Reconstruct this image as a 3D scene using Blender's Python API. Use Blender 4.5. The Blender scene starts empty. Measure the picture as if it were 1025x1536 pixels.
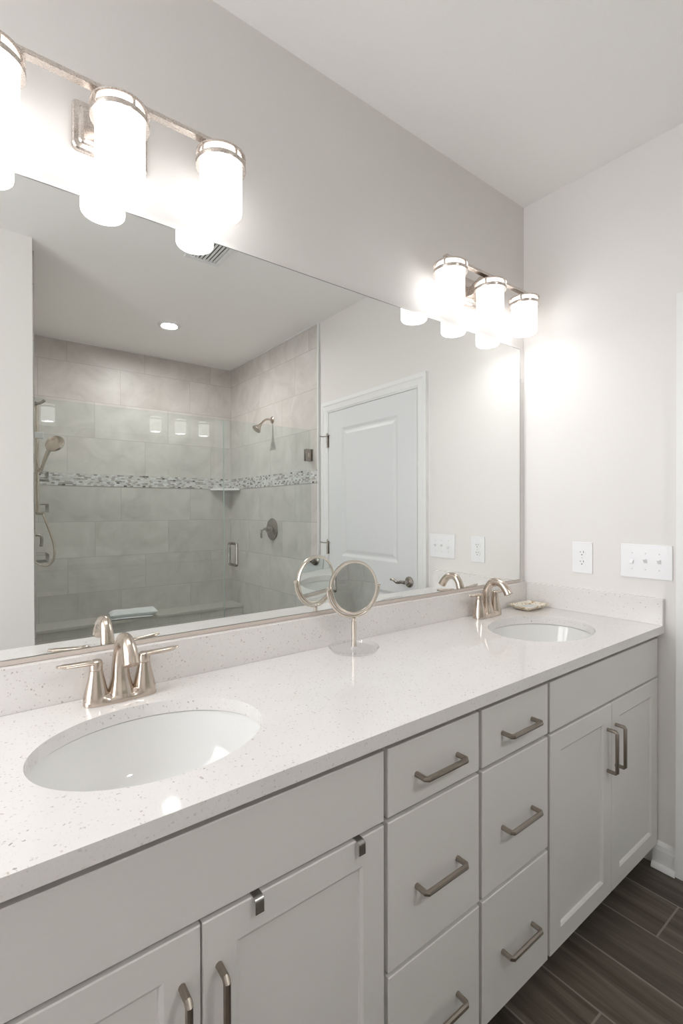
import bpy, bmesh, math, random
from mathutils import Vector, Matrix
R = math.radians
S = bpy.context.scene
COL = S.collection

# ------------------------------------------------------------------ camera, world, exposure
cam = bpy.data.objects.new('camera', bpy.data.cameras.new('camera'))
COL.objects.link(cam)
cam.data.sensor_fit = 'HORIZONTAL'
cam.data.sensor_width = 36.0
cam.data.lens = 723.26 / 1025 * 36.0
cam.data.clip_start = 0.01
yaw, pitch, roll = R(52.6435), R(-0.3453), R(-0.1301)
F = Vector((math.cos(yaw) * math.cos(pitch), math.sin(yaw) * math.cos(pitch), math.sin(pitch)))
Rt = Vector((math.sin(yaw), -math.cos(yaw), 0))
Up = Rt.cross(F)
R2 = Rt * math.cos(roll) + Up * math.sin(roll)
U2 = -Rt * math.sin(roll) + Up * math.cos(roll)
M = Matrix.Identity(4)
for i in range(3):
    M[i][0] = R2[i]; M[i][1] = U2[i]; M[i][2] = -F[i]
M.translation = Vector((0, -1.2487, 1.3308))
cam.matrix_world = M
S.camera = cam

SHADE_POWER = 1.6
BULB_POWER = 13.0
DOWNLIGHT_POWER = 360.0
world = bpy.data.worlds.new('world'); S.world = world
world.use_nodes = True
world.node_tree.nodes['Background'].inputs[0].default_value = (0.97, 0.985, 1.0, 1)
world.node_tree.nodes['Background'].inputs[1].default_value = 3.2
S.view_settings.view_transform = 'Standard'
S.view_settings.look = 'None'
S.view_settings.gamma = 1.0
S.view_settings.use_curve_mapping = False
S.view_settings.exposure = 0.88
S.cycles.max_bounces = 16
S.cycles.diffuse_bounces = 8
S.cycles.glossy_bounces = 8
S.cycles.transparent_max_bounces = 24
S.cycles.blur_glossy = 0.3

# ------------------------------------------------------------------ measures (metres, floor z = 0, mirror wall y = 0)
X = 2.0131          # right wall corner
SKEW = math.atan(0.0208)   # right wall is slightly out of square
H = 2.7088          # ceiling
CT = 0.900          # counter top
CB = 0.8711         # slab underside
FACE = -0.541       # cabinet fronts
YB = -3.215         # shower back wall tile face
XS = 2.034          # shower right wall tile face
XL = 0.262          # shower left wall tile face
YG = -1.790         # shower glass plane
WBK = 0.006         # wall surface behind the mirror

# ------------------------------------------------------------------ material helpers
MATS = {}
def nodes_of(name):
    m = bpy.data.materials.new(name); m.use_nodes = True
    nt = m.node_tree
    return m, nt, nt.nodes['Principled BSDF']
def N(nt, t, **kw):
    n = nt.nodes.new(t)
    for k, v in kw.items(): setattr(n, k, v)
    return n
def setin(n, **kw):
    for k, v in kw.items(): n.inputs[k.replace('_', ' ')].default_value = v
def math_n(nt, op, a, b=None, c=None):
    n = N(nt, 'ShaderNodeMath', operation=op)
    for i, v in enumerate((a, b, c)):
        if v is None: continue
        if isinstance(v, (int, float)): n.inputs[i].default_value = v
        else: nt.links.new(v, n.inputs[i])
    return n.outputs[0]
def ramp(nt, fac, stops, interp='LINEAR'):
    n = N(nt, 'ShaderNodeValToRGB'); cr = n.color_ramp; cr.interpolation = interp
    while len(cr.elements) > 1: cr.elements.remove(cr.elements[-1])
    cr.elements[0].position = stops[0][0]; cr.elements[0].color = (*stops[0][1], 1)
    for p, c in stops[1:]:
        e = cr.elements.new(p); e.color = (*c, 1)
    nt.links.new(fac, n.inputs[0]); return n.outputs[0]
def mixc(nt, fac, a, b, mode='MIX'):
    n = N(nt, 'ShaderNodeMix', data_type='RGBA', blend_type=mode)
    for sock, v in ((n.inputs[0], fac), (n.inputs[6], a), (n.inputs[7], b)):
        if isinstance(v, (int, float)): sock.default_value = v
        elif isinstance(v, tuple): sock.default_value = (*v, 1) if len(v) == 3 else v
        else: nt.links.new(v, sock)
    return n.outputs[2]

def paint(name, col, rough=0.6, bump=0.02, scale=180, spec=0.3):
    m, nt, b = nodes_of(name)
    setin(b, Roughness=rough); b.inputs['Specular IOR Level'].default_value = spec
    tc = N(nt, 'ShaderNodeTexCoord')
    nz = N(nt, 'ShaderNodeTexNoise'); setin(nz, Scale=scale, Detail=3)
    nt.links.new(tc.outputs['Object'], nz.inputs['Vector'])
    nt.links.new(mixc(nt, nz.outputs['Fac'], tuple(c * 0.985 for c in col), tuple(min(1, c * 1.015) for c in col)), b.inputs['Base Color'])
    if bump:
        bp = N(nt, 'ShaderNodeBump'); setin(bp, Strength=bump, Distance=0.002)
        nt.links.new(nz.outputs['Fac'], bp.inputs['Height']); nt.links.new(bp.outputs[0], b.inputs['Normal'])
    return m

def metal(name, col, rough, aniso=0.0, streak=0.0):
    m, nt, b = nodes_of(name)
    setin(b, Metallic=1.0, Roughness=rough)
    tc = N(nt, 'ShaderNodeTexCoord')
    nz = N(nt, 'ShaderNodeTexNoise'); setin(nz, Scale=400, Detail=2)
    nt.links.new(tc.outputs['Object'], nz.inputs['Vector'])
    nt.links.new(mixc(nt, nz.outputs['Fac'], tuple(c * 0.95 for c in col), tuple(min(1, c * 1.05) for c in col)), b.inputs['Base Color'])
    rr = math_n(nt, 'MULTIPLY_ADD', nz.outputs['Fac'], 0.06, rough - 0.03)
    nt.links.new(rr, b.inputs['Roughness'])
    return m

def emit(name, col, strength):
    m, nt, b = nodes_of(name)
    b.inputs['Base Color'].default_value = (0.9, 0.9, 0.9, 1)
    b.inputs['Emission Color'].default_value = (*col, 1)
    b.inputs['Emission Strength'].default_value = strength
    return m

def pane(name, tint, spec=1.0):
    m, nt, b = nodes_of(name)
    nt.nodes.remove(b)
    out = nt.nodes['Material Output']
    lw = N(nt, 'ShaderNodeLayerWeight'); lw.inputs[0].default_value = 0.5
    f5 = math_n(nt, 'POWER', lw.outputs['Facing'], 5.0)
    fac = math_n(nt, 'MULTIPLY_ADD', f5, 0.96 * spec, 0.04 * spec)
    tr = N(nt, 'ShaderNodeBsdfTransparent'); tr.inputs[0].default_value = (*tint, 1)
    gl = N(nt, 'ShaderNodeBsdfGlossy'); gl.inputs['Roughness'].default_value = 0.0
    mx = N(nt, 'ShaderNodeMixShader')
    nt.links.new(fac, mx.inputs[0]); nt.links.new(tr.outputs[0], mx.inputs[1]); nt.links.new(gl.outputs[0], mx.inputs[2])
    nt.links.new(mx.outputs[0], out.inputs[0])
    return m

def mirror_mat(name, col):
    m, nt, b = nodes_of(name)
    setin(b, Metallic=1.0, Roughness=0.0); b.inputs['Base Color'].default_value = (*col, 1)
    b.inputs['Specular IOR Level'].default_value = 0.5
    return m

def quartz():
    m, nt, b = nodes_of('speckled_quartz')
    setin(b, Roughness=0.06); b.inputs['Specular IOR Level'].default_value = 0.45
    tc = N(nt, 'ShaderNodeTexCoord')
    col = (0.80, 0.775, 0.755)
    nz = N(nt, 'ShaderNodeTexNoise'); setin(nz, Scale=9, Detail=5)
    nt.links.new(tc.outputs['Object'], nz.inputs['Vector'])
    c = mixc(nt, nz.outputs['Fac'], (0.745, 0.722, 0.708), (0.80, 0.78, 0.768))
    warp = N(nt, 'ShaderNodeTexNoise'); setin(warp, Scale=260, Detail=2)
    nt.links.new(tc.outputs['Object'], warp.inputs['Vector'])
    for sc, thr, keep, dark in ((120, 0.24, 0.88, (0.42, 0.37, 0.33)), (190, 0.32, 0.84, (0.52, 0.48, 0.45)), (75, 0.15, 0.90, (0.30, 0.26, 0.24)), (300, 0.40, 0.7, (0.72, 0.69, 0.66))):
        vo = N(nt, 'ShaderNodeTexVoronoi'); setin(vo, Scale=sc)
        va = N(nt, 'ShaderNodeVectorMath', operation='MULTIPLY_ADD')
        va.inputs[1].default_value = (0.006,) * 3
        nt.links.new(warp.outputs['Color'], va.inputs[0]); nt.links.new(tc.outputs['Object'], va.inputs[2])
        nt.links.new(va.outputs[0], vo.inputs['Vector'])
        sp = N(nt, 'ShaderNodeSeparateColor'); nt.links.new(vo.outputs['Color'], sp.inputs[0])
        near = math_n(nt, 'LESS_THAN', vo.outputs['Distance'], thr)
        pick = math_n(nt, 'GREATER_THAN', sp.outputs[0], keep)
        amt = math_n(nt, 'MULTIPLY', math_n(nt, 'MULTIPLY', near, pick), math_n(nt, 'MULTIPLY_ADD', sp.outputs[1], 0.6, 0.25))
        c = mixc(nt, amt, c, dark)
    nt.links.new(c, b.inputs['Base Color'])
    return m

def tile_mat(name, axis, phase):
    """large grey porcelain tiles, third offset; axis 'x' or 'y' runs along the wall"""
    m, nt, b = nodes_of(name)
    b.inputs['Specular IOR Level'].default_value = 0.4
    geo = N(nt, 'ShaderNodeTexCoord')
    sx = N(nt, 'ShaderNodeSeparateXYZ'); nt.links.new(geo.outputs['Object'], sx.inputs[0])
    a = sx.outputs['X'] if axis == 'x' else sx.outputs['Y']
    z = sx.outputs['Z']
    # rows above the mosaic start at its top, rows below hang from its foot
    up = math_n(nt, 'GREATER_THAN', z, 1.58)
    zr_up = math_n(nt, 'DIVIDE', math_n(nt, 'SUBTRACT', z, 1.627), 0.302)
    zr_dn = math_n(nt, 'DIVIDE', math_n(nt, 'SUBTRACT', z, 1.5275), 0.2955)
    zr = math_n(nt, 'ADD', math_n(nt, 'MULTIPLY', up, zr_up), math_n(nt, 'MULTIPLY', math_n(nt, 'SUBTRACT', 1.0, up), zr_dn))
    row = math_n(nt, 'FLOOR', zr); fz = math_n(nt, 'SUBTRACT', zr, row)
    rowp = math_n(nt, 'ADD', row, math_n(nt, 'MULTIPLY', math_n(nt, 'SUBTRACT', 1.0, up), -1.0))
    ua = math_n(nt, 'DIVIDE', math_n(nt, 'SUBTRACT', math_n(nt, 'SUBTRACT', a, phase), math_n(nt, 'MULTIPLY', row, 0.2023)), 0.607)
    cu = math_n(nt, 'FLOOR', ua); fu = math_n(nt, 'SUBTRACT', ua, cu)
    ez = math_n(nt, 'MULTIPLY', math_n(nt, 'MINIMUM', fz, math_n(nt, 'SUBTRACT', 1.0, fz)), 0.30)
    eu = math_n(nt, 'MULTIPLY', math_n(nt, 'MINIMUM', fu, math_n(nt, 'SUBTRACT', 1.0, fu)), 0.607)
    grout = math_n(nt, 'LESS_THAN', math_n(nt, 'MINIMUM', ez, eu), 0.0018)
    cx = N(nt, 'ShaderNodeCombineXYZ'); nt.links.new(cu, cx.inputs[0]); nt.links.new(row, cx.inputs[1])
    wn = N(nt, 'ShaderNodeTexWhiteNoise'); nt.links.new(cx.outputs[0], wn.inputs['Vector'])
    off = N(nt, 'ShaderNodeVectorMath', operation='MULTIPLY_ADD'); off.inputs[1].default_value = (5, 5, 5)
    nt.links.new(wn.outputs['Color'], off.inputs[0]); nt.links.new(geo.outputs['Object'], off.inputs[2])
    nz = N(nt, 'ShaderNodeTexNoise'); setin(nz, Scale=4.5, Detail=8, Roughness=0.62, Distortion=0.8)
    nt.links.new(off.outputs[0], nz.inputs['Vector'])
    c = ramp(nt, nz.outputs['Fac'], [(0.26, (0.47, 0.44, 0.415)), (0.5, (0.56, 0.53, 0.505)), (0.75, (0.64, 0.615, 0.59))])
    tone = math_n(nt, 'MULTIPLY_ADD', wn.outputs['Value'], 0.10, 0.95)
    tn = N(nt, 'ShaderNodeCombineColor')
    for i in range(3): nt.links.new(tone, tn.inputs[i])
    c = mixc(nt, 1.0, c, tn.outputs[0], 'MULTIPLY')
    c = mixc(nt, grout, c, (0.43, 0.40, 0.38))
    nt.links.new(c, b.inputs['Base Color'])
    nt.links.new(math_n(nt, 'MULTIPLY_ADD', grout, 0.4, 0.38), b.inputs['Roughness'])
    return m

def mosaic_mat(name, axis):
    m, nt, b = nodes_of(name)
    setin(b, Roughness=0.22)
    tc = N(nt, 'ShaderNodeTexCoord')
    sx = N(nt, 'ShaderNodeSeparateXYZ'); nt.links.new(tc.outputs['Object'], sx.inputs[0])
    a = sx.outputs['X'] if axis == 'x' else sx.outputs['Y']
    zr = math_n(nt, 'DIVIDE', math_n(nt, 'SUBTRACT', sx.outputs['Z'], 1.5275), 0.01244)
    row = math_n(nt, 'FLOOR', zr); fz = math_n(nt, 'SUBTRACT', zr, row)
    wr = N(nt, 'ShaderNodeTexWhiteNoise', noise_dimensions='1D'); nt.links.new(row, wr.inputs['W'])
    ua = math_n(nt, 'ADD', math_n(nt, 'DIVIDE', a, 0.026), math_n(nt, 'MULTIPLY', wr.outputs['Value'], 7.3))
    cu = math_n(nt, 'FLOOR', ua); fu = math_n(nt, 'SUBTRACT', ua, cu)
    cx = N(nt, 'ShaderNodeCombineXYZ'); nt.links.new(cu, cx.inputs[0]); nt.links.new(row, cx.inputs[1])
    wn = N(nt, 'ShaderNodeTexWhiteNoise'); nt.links.new(cx.outputs[0], wn.inputs['Vector'])
    c = ramp(nt, wn.outputs['Value'], [(0, (0.56, 0.55, 0.54)), (0.22, (0.38, 0.35, 0.33)), (0.40, (0.66, 0.66, 0.67)), (0.58, (0.27, 0.245, 0.225)),
                                       (0.70, (0.52, 0.51, 0.50)), (0.84, (0.60, 0.57, 0.54)), (0.95, (0.085, 0.075, 0.07))], 'CONSTANT')
    g = math_n(nt, 'LESS_THAN', math_n(nt, 'MINIMUM', math_n(nt, 'MULTIPLY', math_n(nt, 'MINIMUM', fz, math_n(nt, 'SUBTRACT', 1.0, fz)), 0.01244),
                                       math_n(nt, 'MULTIPLY', math_n(nt, 'MINIMUM', fu, math_n(nt, 'SUBTRACT', 1.0, fu)), 0.026)), 0.0009)
    nt.links.new(mixc(nt, g, c, (0.50, 0.48, 0.46)), b.inputs['Base Color'])
    return m

def plank_floor():
    m, nt, b = nodes_of('wood_look_plank_tile')
    b.inputs['Specular IOR Level'].default_value = 0.35
    tc = N(nt, 'ShaderNodeTexCoord')
    sx = N(nt, 'ShaderNodeSeparateXYZ'); nt.links.new(tc.outputs['Object'], sx.inputs[0])
    ux = math_n(nt, 'DIVIDE', math_n(nt, 'SUBTRACT', sx.outputs['X'], 1.125), 0.185)
    k = math_n(nt, 'FLOOR', ux); fx = math_n(nt, 'SUBTRACT', ux, k)
    uy = math_n(nt, 'ADD', math_n(nt, 'DIVIDE', math_n(nt, 'ADD', sx.outputs['Y'], 0.657), 1.22), math_n(nt, 'MULTIPLY', k, 0.3333333))
    j = math_n(nt, 'FLOOR', uy); fy = math_n(nt, 'SUBTRACT', uy, j)
    e = math_n(nt, 'MINIMUM', math_n(nt, 'MULTIPLY', math_n(nt, 'MINIMUM', fx, math_n(nt, 'SUBTRACT', 1.0, fx)), 0.185),
               math_n(nt, 'MULTIPLY', math_n(nt, 'MINIMUM', fy, math_n(nt, 'SUBTRACT', 1.0, fy)), 1.22))
    g = math_n(nt, 'LESS_THAN', e, 0.0028)
    cx = N(nt, 'ShaderNodeCombineXYZ'); nt.links.new(k, cx.inputs[0]); nt.links.new(j, cx.inputs[1])
    wn = N(nt, 'ShaderNodeTexWhiteNoise'); nt.links.new(cx.outputs[0], wn.inputs['Vector'])
    off = N(nt, 'ShaderNodeVectorMath', operation='MULTIPLY_ADD'); off.inputs[1].default_value = (3, 9, 1)
    nt.links.new(wn.outputs['Color'], off.inputs[0]); nt.links.new(tc.outputs['Object'], off.inputs[2])
    mp = N(nt, 'ShaderNodeMapping'); mp.inputs['Scale'].default_value = (26, 1.6, 1)
    nt.links.new(off.outputs[0], mp.inputs['Vector'])
    nz = N(nt, 'ShaderNodeTexNoise'); setin(nz, Scale=1.0, Detail=6, Roughness=0.6, Distortion=0.6)
    nt.links.new(mp.outputs[0], nz.inputs['Vector'])
    mp2 = N(nt, 'ShaderNodeMapping'); mp2.inputs['Scale'].default_value = (150, 5, 1)
    nt.links.new(off.outputs[0], mp2.inputs['Vector'])
    nz2 = N(nt, 'ShaderNodeTexNoise'); setin(nz2, Scale=1.0, Detail=3)
    nt.links.new(mp2.outputs[0], nz2.inputs['Vector'])
    f = math_n(nt, 'ADD', math_n(nt, 'MULTIPLY', nz.outputs['Fac'], 0.75), math_n(nt, 'MULTIPLY', nz2.outputs['Fac'], 0.25))
    c = ramp(nt, f, [(0.32, (0.052, 0.040, 0.030)), (0.5, (0.104, 0.085, 0.067)), (0.70, (0.185, 0.157, 0.129))])
    tone = math_n(nt, 'MULTIPLY_ADD', wn.outputs['Value'], 0.5, 0.75)
    tn = N(nt, 'ShaderNodeCombineColor')
    for i in range(3): nt.links.new(tone, tn.inputs[i])
    c = mixc(nt, 1.0, c, tn.outputs[0], 'MULTIPLY')
    nt.links.new(mixc(nt, g, c, (0.24, 0.215, 0.19)), b.inputs['Base Color'])
    nt.links.new(math_n(nt, 'MULTIPLY_ADD', g, 0.3, 0.42), b.inputs['Roughness'])
    return m

def dish_mat():
    m, nt, b = nodes_of('marbled_ceramic')
    setin(b, Roughness=0.15)
    tc = N(nt, 'ShaderNodeTexCoord')
    nz = N(nt, 'ShaderNodeTexNoise'); setin(nz, Scale=60, Detail=4, Distortion=1.2)
    nt.links.new(tc.outputs['Object'], nz.inputs['Vector'])
    c = ramp(nt, nz.outputs['Fac'], [(0.36, (0.42, 0.27, 0.13)), (0.44, (0.75, 0.66, 0.50)), (0.54, (0.83, 0.79, 0.70)), (0.72, (0.76, 0.74, 0.64))])
    nt.links.new(c, b.inputs['Base Color'])
    return m

def towel_mat():
    m, nt, b = nodes_of('pale_blue_terry')
    setin(b, Roughness=0.95)
    tc = N(nt, 'ShaderNodeTexCoord')
    nz = N(nt, 'ShaderNodeTexNoise'); setin(nz, Scale=350, Detail=3)
    nt.links.new(tc.outputs['Object'], nz.inputs['Vector'])
    nt.links.new(mixc(nt, nz.outputs['Fac'], (0.76, 0.77, 0.785), (0.86, 0.87, 0.885)), b.inputs['Base Color'])
    bp = N(nt, 'ShaderNodeBump'); setin(bp, Strength=0.5, Distance=0.003)
    nt.links.new(nz.outputs['Fac'], bp.inputs['Height']); nt.links.new(bp.outputs[0], b.inputs['Normal'])
    return m

WALL = paint('warm_grey_wall_paint', (0.75, 0.728, 0.71))
CEIL = paint('ceiling_paint', (0.90, 0.89, 0.875))
TRIM = paint('white_trim_paint', (0.80, 0.80, 0.80), 0.35, 0.0)
DOORP = paint('white_door_paint', (0.72, 0.73, 0.74), 0.38, 0.0)
CAB = paint('white_cabinet_paint', (0.72, 0.702, 0.683), 0.38, 0.0)
CABIN = paint('cabinet_carcass', (0.40, 0.375, 0.345), 0.55, 0.0)
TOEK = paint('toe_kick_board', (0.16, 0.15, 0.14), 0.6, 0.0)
QUARTZ = quartz()
PORC = paint('white_porcelain', (0.80, 0.80, 0.79), 0.07, 0.0, spec=0.6)
NICKEL = metal('brushed_nickel', (0.62, 0.54, 0.47), 0.22)
NICKELP = metal('polished_nickel', (0.66, 0.60, 0.555), 0.27)
PULLM = metal('dark_brushed_nickel', (0.34, 0.30, 0.26), 0.34)
HOOKM = metal('satin_steel', (0.50, 0.49, 0.47), 0.25)
CHROME = metal('satin_hardware_nickel', (0.42, 0.39, 0.36), 0.22)
MAGM = metal('champagne_nickel', (0.74, 0.68, 0.61), 0.24)
WIRE = metal('dull_steel_wire', (0.34, 0.32, 0.30), 0.35)
PLATE = paint('white_plastic', (0.84, 0.84, 0.86), 0.25, 0.0, spec=0.5)
SCREW = paint('plastic_screw_head', (0.62, 0.62, 0.63), 0.3, 0.0)
SLOT = paint('dark_slot', (0.05, 0.05, 0.05), 0.6, 0.0)
SHADE = emit('lit_opal_glass', (1.0, 0.995, 0.99), SHADE_POWER)
BULB = emit('lit_lamp_underside', (1.0, 0.995, 0.99), BULB_POWER)
DOWN = emit('lit_downlight_lens', (1.0, 0.99, 0.975), DOWNLIGHT_POWER)
MIRROR = mirror_mat('silvered_glass', (0.90, 0.915, 0.90))
MAGMIR = mirror_mat('silvered_magnifying_glass', (0.82, 0.85, 0.84))
MEDGE = metal('mirror_edge', (0.35, 0.35, 0.34), 0.3)
PANE = pane('shower_glass_pane', (0.95, 0.975, 0.967))
PEDGE = paint('green_glass_edge', (0.50, 0.58, 0.54), 0.1, 0.0, spec=0.8)
CLEAR = pane('clear_plastic', (0.99, 0.99, 0.995), 0.9)
TILEB = tile_mat('grey_tile_back', 'x', 0.0)
TILES = tile_mat('grey_tile_side', 'y', 0.0)
MOSB = mosaic_mat('mosaic_back', 'x')
MOSS = mosaic_mat('mosaic_side', 'y')
FLOORM = plank_floor()
BENCHM = paint('grey_bench_slab', (0.50, 0.475, 0.445), 0.3, 0.0)
SHELFM = paint('pale_stone', (0.74, 0.73, 0.71), 0.25, 0.0)
DISH = dish_mat()
TOWEL = towel_mat()

# ------------------------------------------------------------------ geometry helpers
def add_box(bm, a, b, bev=0.0, seg=2):
    x0, x1 = sorted((a[0], b[0])); y0, y1 = sorted((a[1], b[1])); z0, z1 = sorted((a[2], b[2]))
    t = bmesh.new()
    v = [t.verts.new(p) for p in ((x0,y0,z0),(x1,y0,z0),(x1,y1,z0),(x0,y1,z0),(x0,y0,z1),(x1,y0,z1),(x1,y1,z1),(x0,y1,z1))]
    for f in ((3,2,1,0),(4,5,6,7),(0,1,5,4),(1,2,6,5),(2,3,7,6),(3,0,4,7)): t.faces.new([v[i] for i in f])
    if bev: bmesh.ops.bevel(t, geom=t.edges[:], offset=bev, segments=seg, affect='EDGES', profile=0.5)
    merge(bm, t)
def merge(bm, t):
    t.normal_update()
    mp = {v: bm.verts.new(v.co) for v in t.verts}
    for f in t.faces:
        try:
            nf = bm.faces.new([mp[v] for v in f.verts]); nf.smooth = f.smooth
        except ValueError: pass
    t.free()
def box(a, b, bev=0.0, seg=2):
    bm = bmesh.new(); add_box(bm, a, b, bev, seg); return bm
def add_lathe(bm, prof, c=(0,0,0), n=32, sx=1.0, sy=1.0, axis='z', cap=False, flip=False):
    """prof: (radius, height) pairs; axis z, y (height runs to -y) or x"""
    rings = []
    for r, h in prof:
        ring = []
        for i in range(n):
            a = 2 * math.pi * i / n
            p, q = r * math.cos(a) * sx, r * math.sin(a) * sy
            if axis == 'z': co = (p, q, h)
            elif axis == 'y': co = (p, -h, q)
            else: co = (h, p, q)
            ring.append(bm.verts.new((c[0] + co[0], c[1] + co[1], c[2] + co[2])))
        rings.append(ring)
    for k in range(len(rings) - 1):
        for i in range(n):
            j = (i + 1) % n
            f = bm.faces.new((rings[k][i], rings[k][j], rings[k+1][j], rings[k+1][i])); f.smooth = True
    if cap:
        bm.faces.new(list(reversed(rings[0]))); bm.faces.new(rings[-1])
    return rings
def lathe(prof, c=(0,0,0), n=32, **k):
    bm = bmesh.new(); add_lathe(bm, prof, c, n, **k); return bm
def add_tube(bm, pts, rad, n=12, cap=True, sq=None, closed=False, up=None):
    """swept tube; rad a number or a list; sq=(w,h) factors flatten the section"""
    pts = [Vector(p) for p in pts]
    m = len(pts)
    rads = rad if isinstance(rad, (list, tuple)) else [rad] * m
    ref = Vector(up) if up else Vector((0, 0, 1))
    rings = []
    prev = None
    for i, p in enumerate(pts):
        if closed: d = pts[(i + 1) % m] - pts[i - 1]
        else: d = pts[min(i + 1, m - 1)] - pts[max(i - 1, 0)]
        d.normalize()
        if prev is None:
            u = ref if abs(d.dot(ref)) < 0.95 else Vector((1, 0, 0)) if abs(d.x) < 0.9 else Vector((0, 1, 0))
            a = d.cross(u).normalized()
        else:
            a = (prev - d * prev.dot(d)).normalized()
        prev = a
        b = d.cross(a)
        r = rads[i]
        ring = []
        for k in range(n):
            t = 2 * math.pi * k / n
            w, h = (r, r) if sq is None else (r * sq[0], r * sq[1])
            ring.append(bm.verts.new(p + a * (w * math.cos(t)) + b * (h * math.sin(t))))
        rings.append(ring)
    cnt = m if closed else m - 1
    for i in range(cnt):
        r0, r1 = rings[i], rings[(i + 1) % m]
        for k in range(n):
            j = (k + 1) % n
            f = bm.faces.new((r0[k], r0[j], r1[j], r1[k])); f.smooth = True
    if cap and not closed:
        bm.faces.new(list(reversed(rings[0]))); bm.faces.new(rings[-1])
def tube(pts, rad, **k):
    bm = bmesh.new(); add_tube(bm, pts, rad, **k); return bm
def bez(p0, p1, p2, p3, n=10):
    out = []
    for i in range(n + 1):
        t = i / n; s = 1 - t
        out.append(tuple(s**3*a + 3*s*s*t*b + 3*s*t*t*c + t**3*d for a, b, c, d in zip(p0, p1, p2, p3)))
    return out
def spline(pts, n=8):
    """Catmull-Rom through points"""
    P = [Vector(p) for p in pts]; P = [2*P[0]-P[1]] + P + [2*P[-1]-P[-2]]
    out = []
    for i in range(1, len(P) - 2):
        for k in range(n):
            t = k / n
            a, b, c, d = P[i-1], P[i], P[i+1], P[i+2]
            out.append(0.5*((2*b)+(c-a)*t+(2*a-5*b+4*c-d)*t*t+(3*b-a-3*c+d)*t**3))
    out.append(P[-2]); return out
def add_prism(bm, poly, y0, y1, plane='xz', bev=0.0):
    """extrude a polygon; plane xz -> along y, xy -> along z, yz -> along x"""
    t = bmesh.new()
    def co(p, d):
        return {'xz': (p[0], d, p[1]), 'xy': (p[0], p[1], d), 'yz': (d, p[0], p[1])}[plane]
    A = [t.verts.new(co(p, y0)) for p in poly]; B = [t.verts.new(co(p, y1)) for p in poly]
    t.faces.new(A); t.faces.new(list(reversed(B)))
    n = len(poly)
    for i in range(n): t.faces.new((A[i], B[i], B[(i+1) % n], A[(i+1) % n]))
    bmesh.ops.recalc_face_normals(t, faces=t.faces[:])
    if bev: bmesh.ops.bevel(t, geom=t.edges[:], offset=bev, segments=2, affect='EDGES', profile=0.5)
    merge(bm, t)
def prism(poly, y0, y1, plane='xz', bev=0.0):
    bm = bmesh.new(); add_prism(bm, poly, y0, y1, plane, bev); return bm

def add_panel_face(bm, x0, x1, z0, z1, yf, th, insets, bev=0.0015):
    """slab facing -y at y=yf with recessed panels: insets = [(x0,x1,z0,z1,[(inset,depth),...])]"""
    t = bmesh.new()
    xs = sorted({x0, x1, *[v for i in insets for v in i[:2]]}); zs = sorted({z0, z1, *[v for i in insets for v in i[2:4]]})
    vg = {(i, j): t.verts.new((x, yf, z)) for i, x in enumerate(xs) for j, z in enumerate(zs)}
    for i in range(len(xs) - 1):
        for j in range(len(zs) - 1):
            cxx, czz = (xs[i] + xs[i+1]) / 2, (zs[j] + zs[j+1]) / 2
            if any(a < cxx < b and c < czz < d for a, b, c, d, _ in insets): continue
            t.faces.new((vg[i,j], vg[i+1,j], vg[i+1,j+1], vg[i,j+1]))
    for a, b, c, d, steps in insets:
        i0, i1, j0, j1 = xs.index(a), xs.index(b), zs.index(c), zs.index(d)
        # ring of outline vertices including any grid points on it
        ring = [vg[i, j0] for i in range(i0, i1)] + [vg[i1, j] for j in range(j0, j1)] + [vg[i, j1] for i in range(i1, i0, -1)] + [vg[i0, j] for j in range(j1, j0, -1)]
        for ins, dep in steps:
            nr = []
            for v in ring:
                def mv(val, lo, hi, l2, h2):
                    return l2 + (val - lo) / (hi - lo) * (h2 - l2)
                nr.append(v)
            lo = (a + ins, c + ins); hi = (b - ins, d - ins)
            cur = ring
            new = []
            bx0 = min(v.co.x for v in cur); bx1 = max(v.co.x for v in cur); bz0 = min(v.co.z for v in cur); bz1 = max(v.co.z for v in cur)
            for v in cur:
                new.append(t.verts.new((lo[0] + (v.co.x - bx0) / (bx1 - bx0) * (hi[0] - lo[0]), yf + dep, lo[1] + (v.co.z - bz0) / (bz1 - bz0) * (hi[1] - lo[1]))))
            n = len(cur)
            for q in range(n): t.faces.new((cur[q], cur[(q+1) % n], new[(q+1) % n], new[q]))
            ring = new
        t.faces.new(ring)
    # sides and back with a small eased edge
    out = [(x0, z0), (x1, z0), (x1, z1), (x0, z1)]
    fr = [vg[i, 0] for i in range(len(xs)-1)] + [vg[len(xs)-1, j] for j in range(len(zs)-1)] + [vg[i, len(zs)-1] for i in range(len(xs)-1, 0, -1)] + [vg[0, j] for j in range(len(zs)-1, 0, -1)]
    cx, cz = (x0+x1)/2, (z0+z1)/2
    bk = [t.verts.new((v.co.x, yf + th, v.co.z)) for v in fr]
    md = []
    for v in fr:
        x, z = v.co.x, v.co.z
        md.append(t.verts.new((x, yf + bev, z)))
        ix = bev if abs(x - x0) < 1e-6 else -bev if abs(x - x1) < 1e-6 else 0
        iz = bev if abs(z - z0) < 1e-6 else -bev if abs(z - z1) < 1e-6 else 0
        v.co.x += ix; v.co.z += iz
    n = len(fr)
    for q in range(n):
        t.faces.new((fr[(q+1) % n], fr[q], md[q], md[(q+1) % n]))
        t.faces.new((md[(q+1) % n], md[q], bk[q], bk[(q+1) % n]))
    t.faces.new(bk)
    bmesh.ops.recalc_face_normals(t, faces=t.faces[:])
    merge(bm, t)

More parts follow.
